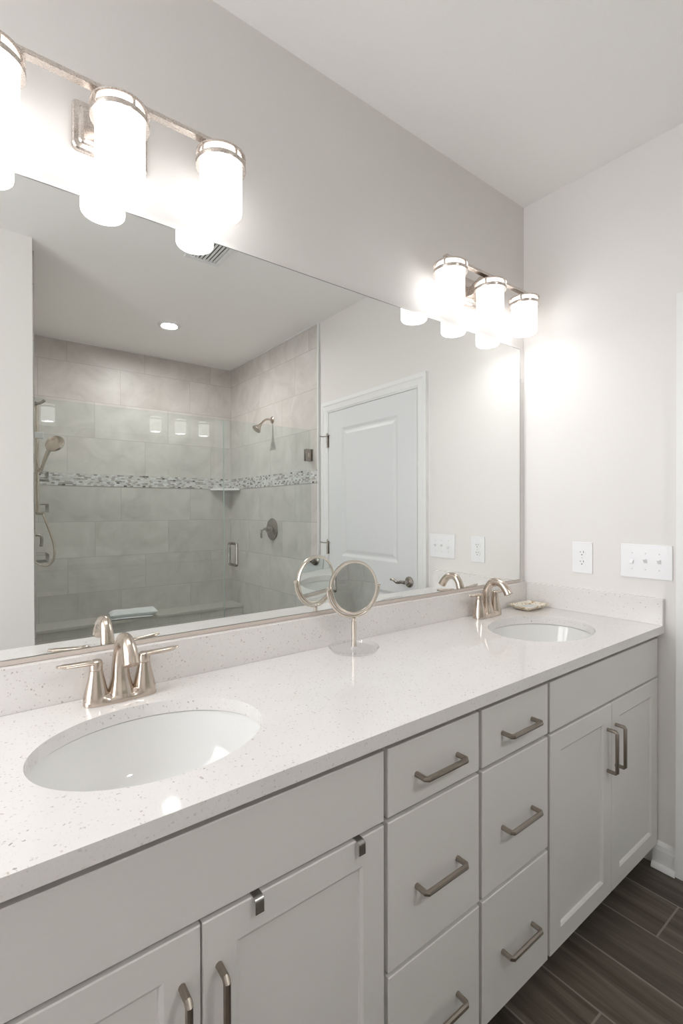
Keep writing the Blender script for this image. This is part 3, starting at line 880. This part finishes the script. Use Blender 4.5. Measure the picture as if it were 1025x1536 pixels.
rs = [rr_ring(bm, *l[:4], sag=l[4]) for l in L]; n = len(rs[0])
for k in range(len(rs) - 1):
    for i in range(n):
        f = bm.faces.new((rs[k][i], rs[k][(i+1) % n], rs[k+1][(i+1) % n], rs[k+1][i])); f.smooth = True
bm.faces.new(list(reversed(rs[0]))); bm.faces.new(rs[-1])
part('dish', bm, DISH, root)
bm = bmesh.new(); rs = [rr_ring(bm, 0.045, 0.026, 0.008, 0.0097), rr_ring(bm, 0.045, 0.026, 0.008, 0.0112), rr_ring(bm, 0.040, 0.022, 0.008, 0.0122)]
for k in range(2):
    for i in range(n): bm.faces.new((rs[k][i], rs[k][(i+1) % n], rs[k+1][(i+1) % n], rs[k+1][i]))
bm.faces.new(rs[-1]); bm.faces.new(list(reversed(rs[0])))
part('glare_patch', bm, PORC, root, 'white patch standing in for glare in the middle')  # white piece put in for the glare inside the dish

# ------------------------------------------------------------------ hooks over the left cabinet door
def hook(hx, label):
    root = thing('over_door_hook', label, 'hook', (hx, FACE, 0.7015))
    w, t = 0.0078, 0.0012
    path = [(0.012, 0.0012), (0.0, 0.0012), (-0.006, 0.0008), (-0.0095, -0.0020), (-0.0105, -0.006), (-0.0108, -0.024)]
    sp = spline([(0, a, c) for a, c in path], 5)
    bm = bmesh.new()
    rows = []
    for i, p in enumerate(sp):
        d = (sp[min(i+1, len(sp)-1)] - sp[max(i-1, 0)]).normalized()
        nrm = Vector((0, -d.z, d.y)) * t
        rows.append([bm.verts.new((-w, p.y + nrm.y, p.z + nrm.z)), bm.verts.new((w, p.y + nrm.y, p.z + nrm.z)), bm.verts.new((w, p.y, p.z)), bm.verts.new((-w, p.y, p.z))])
    for a, b2 in zip(rows, rows[1:]):
        for k in range(4): bm.faces.new((a[k], a[(k+1) % 4], b2[(k+1) % 4], b2[k]))
    bm.faces.new(rows[0]); bm.faces.new(rows[-1])
    part('strap', bm, HOOKM, root)
hook(0.3645, 'silver flat hook over the left cabinet door, the one nearer the camera')
hook(0.5800, 'silver flat hook over the left cabinet door, beside the drawer cabinet')

# ------------------------------------------------------------------ ceiling fixtures
root = thing('recessed_light', 'lit round recessed ceiling light in the shower', 'ceiling light', (1.172, -2.407, H))
bm = bmesh.new(); add_lathe(bm, [(0.052, -0.004), (0.060, -0.010), (0.078, -0.006), (0.082, -0.0003), (0.052, -0.0003), (0.052, -0.004)], n=48); part('trim_ring', bm, TRIM, root)
bm = bmesh.new(); add_lathe(bm, [(0.0, -0.0060), (0.040, -0.0055), (0.0515, -0.0035), (0.0515, -0.0005), (0.0, -0.0005)], n=40); part('lens', bm, DOWN, root)
root = thing('exhaust_vent', 'white slatted exhaust vent on the ceiling, partly hidden by the mirrored lamp', 'vent', (1.010, -1.205, H))
bm = bmesh.new()
a, b2 = 0.098, 0.140
for q in ((-a, -b2, a, -b2 + 0.03), (-a, b2 - 0.03, a, b2), (-a, -b2 + 0.03, -a + 0.03, b2 - 0.03), (a - 0.03, -b2 + 0.03, a, b2 - 0.03)): add_box(bm, (q[0], q[1], -0.012), (q[2], q[3], -0.0004), 0.002)
part('frame', bm, TRIM, root)
part('backing', box((-a + 0.03, -b2 + 0.03, -0.002), (a - 0.03, b2 - 0.03, -0.0005)), SLOT, root)
for i in range(7):
    x = -0.0570 + i * 0.0190
    part('slat', box((x - 0.0055, -b2 + 0.031, -0.0105), (x + 0.0055, b2 - 0.031, -0.0065)), TRIM, root)

# ------------------------------------------------------------------ shower
root = thing('shower_curb', 'low tiled shower curb under the glass panel and door', 'shower curb', (0, YG, 0))
part('body', box((0.2435, -0.055, 0.0005), (XS - 0.001, 0.060, 0.085)), BENCHM, root)
part('cap', box((0.2435, -0.062, 0.0855), (XS - 0.001, 0.067, 0.103), 0.002), SHELFM, root)
XM = 1.3305
def glass_sheet(x0, x1, z0, z1): return box((x0, YG - 0.0045, z0), (x1, YG + 0.0045, z1))
root = thing('glass_screen', 'fixed clear glass shower panel at the left of the glass door', 'glass panel', (0, 0, 0.104))
part('glass_pane', box((0.2445, YG - 0.0045, 0), (XM - 0.0025, YG + 0.0045, 1.824)), PANE, root)
part('glass_edge', box((XM - 0.0024, YG - 0.0044, 0.0), (XM - 0.0014, YG + 0.0044, 1.824)), PEDGE, root)
root = thing('shower_door', 'hinged clear glass shower door hung on the right tiled wall', 'shower door', (0, 0, 0.110))
part('glass_pane', box((XM + 0.0025, YG - 0.0045, 0), (XS - 0.008, YG + 0.0045, 1.818)), PANE, root)
part('glass_edge', box((XM + 0.0014, YG - 0.0044, 0.0), (XM + 0.0024, YG + 0.0044, 1.818)), PEDGE, root)
for zc_ in (1.737 - 0.110, 0.36 - 0.11):
    bm = bmesh.new()
    for sg in (-1, 1): add_box(bm, (1.977, YG + sg * 0.0048, zc_ - 0.045), (2.024, YG + sg * 0.0165, zc_ + 0.045), 0.0012)
    add_box(bm, (2.0265, YG - 0.024, zc_ - 0.045), (XS - 0.0005, YG + 0.024, zc_ + 0.045), 0.001)
    add_tube(bm, [(2.0262, YG, zc_ - 0.04), (2.0262, YG, zc_ + 0.04)], 0.0035, n=8)
    hg = part('hinge', bm, CHROME, root)
    bm = bmesh.new(); add_box(bm, (1.995, YG + 0.0166, zc_ - 0.016), (2.003, YG + 0.0178, zc_ + 0.016)); part('hinge_screw', bm, NICKELP, hg)
bm = bmesh.new()
hx_, zt_, zb_ = 1.395, 1.100 - 0.11, 0.955 - 0.11
for sg in (1, -1):
    c = YG + sg * 0.0047; o_ = YG + sg * 0.060
    sp = [(hx_, c, zt_)] + bez((hx_, c + sg * 0.025, zt_), (hx_, o_, zt_), (hx_, o_, zt_), (hx_, o_, zt_ - 0.022), 6) + bez((hx_, o_, zb_ + 0.022), (hx_, o_, zb_), (hx_, o_, zb_), (hx_, c + sg * 0.025, zb_), 6) + [(hx_, c, zb_)]
    add_tube(bm, sp, 0.0095, n=12, up=(1, 0, 0))
part('pull_handle', bm, CHROME, root)

# bench across the back
root = thing('shower_bench', 'tiled built-in bench along the back wall of the shower', 'bench', (0, 0, 0.004))
part('base', box((XL + 0.001, -2.960, 0), (XS - 0.001, YB + 0.001, 0.402)), TILEB, root)
part('seat_slab', box((XL + 0.001, -2.950, 0.4025), (XS - 0.001, YB + 0.001, 0.426), 0.003), BENCHM, root)
# folded towel
root = thing('folded_towel', 'pale blue folded towel lying on the shower bench', 'towel', (1.055, -3.02, 0.430), R(6))
def towel_layer(z0, th, x0, x1, y0, y1, droop):
    bm = bmesh.new()
    n = 22
    top, bot = [], []
    for i in range(n + 1):
        t = i / n; x = x0 + (x1 - x0) * t
        e = min(1, min(t, 1 - t) * 12) ** 0.5
        zz = z0 + droop * math.sin(t * 3.0) * 0.5
        rt, rb = [], []
        for j in range(9):
            s_ = j / 8; y = y0 + (y1 - y0) * s_
            ee = min(1, min(s_, 1 - s_) * 8) ** 0.5
            wob = 0.0016 * math.sin(17 * x + 31 * y) + 0.0012 * math.sin(41 * x)
            rt.append(bm.verts.new((x, y, zz + th * 0.5 + th * 0.5 * e * ee + wob)))
            rb.append(bm.verts.new((x, y, max(0.0008, zz + th * 0.5 - th * 0.5 * e * ee))))
        top.append(rt); bot.append(rb)
    for i in range(n):
        for j in range(8):
            f = bm.faces.new((top[i][j], top[i+1][j], top[i+1][j+1], top[i][j+1])); f.smooth = True
            f = bm.faces.new((bot[i][j+1], bot[i+1][j+1], bot[i+1][j], bot[i][j])); f.smooth = True
    for i in range(n):
        for j in (0, 8): bm.faces.new((top[i][j], bot[i][j], bot[i+1][j], top[i+1][j]))
    for i in (0, n):
        for j in range(8): bm.faces.new((top[i][j], top[i][j+1], bot[i][j+1], bot[i][j]))
    return bm
part('lower_fold', towel_layer(0.001, 0.018, -0.18, 0.15, -0.075, 0.075, 0.0), TOWEL, root)
part('upper_fold', towel_layer(0.0195, 0.044, -0.175, 0.19, -0.073, 0.073, 0.004), TOWEL, root)

# corner shelf
bm = bmesh.new()
poly = [(XS - 0.0045, YB + 0.0045), (XS - 0.0045, YB + 0.205)] + [(XS - 0.0045 - 0.225 * math.sin(a), YB + 0.0045 + 0.2005 * math.cos(a)) for a in [R(90 * i / 10) for i in range(1, 11)]]
poly = [(XS - 0.0045, YB + 0.0045), (XS - 0.0045, YB + 0.205), (XS - 0.02, YB + 0.208), (XS - 0.222, YB + 0.02), (XS - 0.225, YB + 0.0045)]
add_prism(bm, poly, 1.513, 1.531, 'xy', 0.0015)
solo('corner_shelf', bm, SHELFM, 'triangular pale stone shelf in the back right corner of the shower', 'shelf')

# fixed shower head on the right wall
root = thing('wall_shower', 'nickel wall shower head on a short bent arm, right shower wall', 'shower head', (XS, -2.384, 2.093))
bm = bmesh.new(); add_lathe(bm, [(0.030, -0.0003), (0.030, -0.004), (0.022, -0.011), (0.010, -0.014), (0.010, -0.018), (0.0, -0.018)], (0, 0, 0), 28, axis='x')
part('flange', bm, NICKEL, root)
sp = bez((-0.012, 0, 0), (-0.06, 0, 0.004), (-0.075, 0, -0.004), (-0.105, 0, -0.042), 10)
part('arm', tube(sp, 0.0085, n=12, up=(0, 1, 0)), NICKEL, root)
bm = bmesh.new()
add_lathe(bm, [(0.0, 0.012), (0.010, 0.012), (0.013, 0.0), (0.013, -0.012), (0.020, -0.026), (0.036, -0.050), (0.040, -0.060), (0.038, -0.064), (0.0, -0.066)], n=28)
bm.transform(Matrix.Translation((-0.112, 0, -0.050)) @ Matrix.Rotation(R(42), 4, 'Y'))
part('head', bm, NICKEL, root)
# valve below it
root = thing('shower_valve', 'round nickel shower valve with lever on the right shower wall', 'shower valve', (XS, -2.390, 1.160))
bm = bmesh.new(); add_lathe(bm, [(0.094, -0.0003), (0.095, -0.004), (0.088, -0.010), (0.050, -0.015), (0.034, -0.020), (0.030, -0.040), (0.024, -0.055), (0.0, -0.058)], n=40, axis='x')
part('escutcheon', bm, CHROME, root)
bm = bmesh.new()
add_tube(bm, spline([(-0.050, 0, 0.002), (-0.075, 0, 0.004), (-0.098, -0.002, 0.0), (-0.106, -0.006, -0.02), (-0.104, -0.008, -0.055), (-0.100, -0.008, -0.075)], 5), [0.011] * 10 + [0.010] * 8 + [0.009] * 6 + [0.006, 0.004], n=12, up=(0, 1, 0))
part('lever', bm, CHROME, root)

# slide bar, hand shower, valve and baskets on the left wall
YS = -2.40
root = thing('slide_bar', 'vertical nickel slide bar on the left shower wall', 'slide bar', (XL, YS, 1.31))
part('rail', tube([(0.065, 0, 0.0), (0.065, 0, 0.70)], 0.0105, n=14), NICKEL, root)
for z in (0.006, 0.69):
    bm = bmesh.new(); add_lathe(bm, [(0.024, 0.0003), (0.024, 0.006), (0.012, 0.012), (0.011, 0.060), (0.0, 0.060)], (0, 0, z), 20, axis='x')
    part('wall_bracket', bm, NICKEL, root)
part('square_slider', box((0.046, -0.018, 0.480), (0.098, 0.014, 0.520), 0.002), PLATE, root)
bm = bmesh.new(); add_lathe(bm, [(0.0, 0.012), (0.016, 0.012), (0.019, 0.0), (0.016, -0.014), (0.0, -0.014)], (0.065, 0, 0.272), 20)
add_tube(bm, [(0.068, 0.0, 0.272), (0.080, 0.042, 0.276)], 0.011, n=12); part('lower_slider', bm, NICKEL, root)
bm = bmesh.new(); add_box(bm, (0.054, 0.0, -0.012), (0.100, 0.047, 0.008), 0.003); part('hose_outlet', bm, NICKEL, root)
sp = bez((0.002, 0.02, 0.735), (0.05, 0.02, 0.69), (0.075, 0.02, 0.69), (0.105, 0.02, 0.725), 10)
part('top_arm', tube(sp, 0.009, n=12, up=(0, 1, 0)), CHROME, root)
root = thing('hand_shower', 'round nickel hand shower with hose held on the slide bar', 'hand shower', (XL + 0.065, YS + 0.056, 1.59))
sp = spline([(0.014, 0.006, -0.012), (0.032, 0.010, 0.05), (0.053, 0.016, 0.11), (0.078, 0.024, 0.150)], 6)
bm = bmesh.new(); add_tube(bm, sp, [0.009 + 0.006 * i / (len(sp) - 1) for i in range(len(sp))], n=12, up=(0, 1, 0)); part('grip', bm, NICKEL, root)
bm = bmesh.new(); add_lathe(bm, [(0.0, 0.020), (0.034, 0.016), (0.056, 0.004), (0.060, -0.006), (0.054, -0.014), (0.0, -0.016)], n=32)
bm.transform(Matrix.Translation((0.086, 0.034, 0.165)) @ Matrix.Rotation(R(35), 4, 'Z') @ Matrix.Rotation(R(-62), 4, 'X'))
part('head', bm, NICKEL, root)
sp = spline([(0.026, 0.0, -0.290), (0.038, 0.004, -0.33), (0.066, 0.01, -0.42), (0.084, 0.01, -0.50), (0.080, 0.01, -0.575), (0.052, 0.01, -0.612), (0.012, 0.01, -0.612), (-0.030, 0.01, -0.575), (-0.050, 0.01, -0.50)], 6)
part('hose', tube(sp, 0.0072, n=10, up=(0, 1, 0)), NICKEL, root)
root = thing('shower_valve', 'small nickel valve lever on the left shower wall below the slide bar', 'shower valve', (XL, -2.62, 1.155))
bm = bmesh.new(); add_lathe(bm, [(0.070, 0.0003), (0.070, 0.004), (0.030, 0.012), (0.020, 0.03), (0.016, 0.05), (0.0, 0.05)], n=32, axis='x'); part('escutcheon', bm, CHROME, root)
part('lever', tube(spline([(0.045, 0, 0.0), (0.085, 0, 0.004), (0.105, 0, -0.01), (0.108, 0, -0.04), (0.104, 0, -0.075)], 5), 0.010, n=10, up=(0, 1, 0)), CHROME, root)
def basket(y, z, label):
    root = thing('wire_basket', label, 'basket', (XL, y, z), group=None)
    d, w, h = 0.165, 0.10, 0.055
    bm = bmesh.new()
    for zz, rr_ in ((h, 0.003), (0.0, 0.003)):
        add_tube(bm, [(0.004, -w, zz), (d, -w, zz), (d, w, zz), (0.004, w, zz)], rr_, n=6, closed=True)
    part('rim', bm, WIRE, root)
    bm = bmesh.new()
    for i in range(9):
        yy = -w + 2 * w * i / 8
        add_tube(bm, [(0.004, yy, 0.0), (d, yy, 0.0), (d, yy, h)], 0.0016, n=5)
    part('wires', bm, WIRE, root)
basket(-2.86, 1.545, 'upper wire basket on the left shower wall, beside the mosaic band')
basket(-2.86, 1.315, 'middle wire basket on the left shower wall, at the foot of the slide bar')
basket(-2.86, 0.955, 'lowest wire basket on the left shower wall, behind the hose loop')
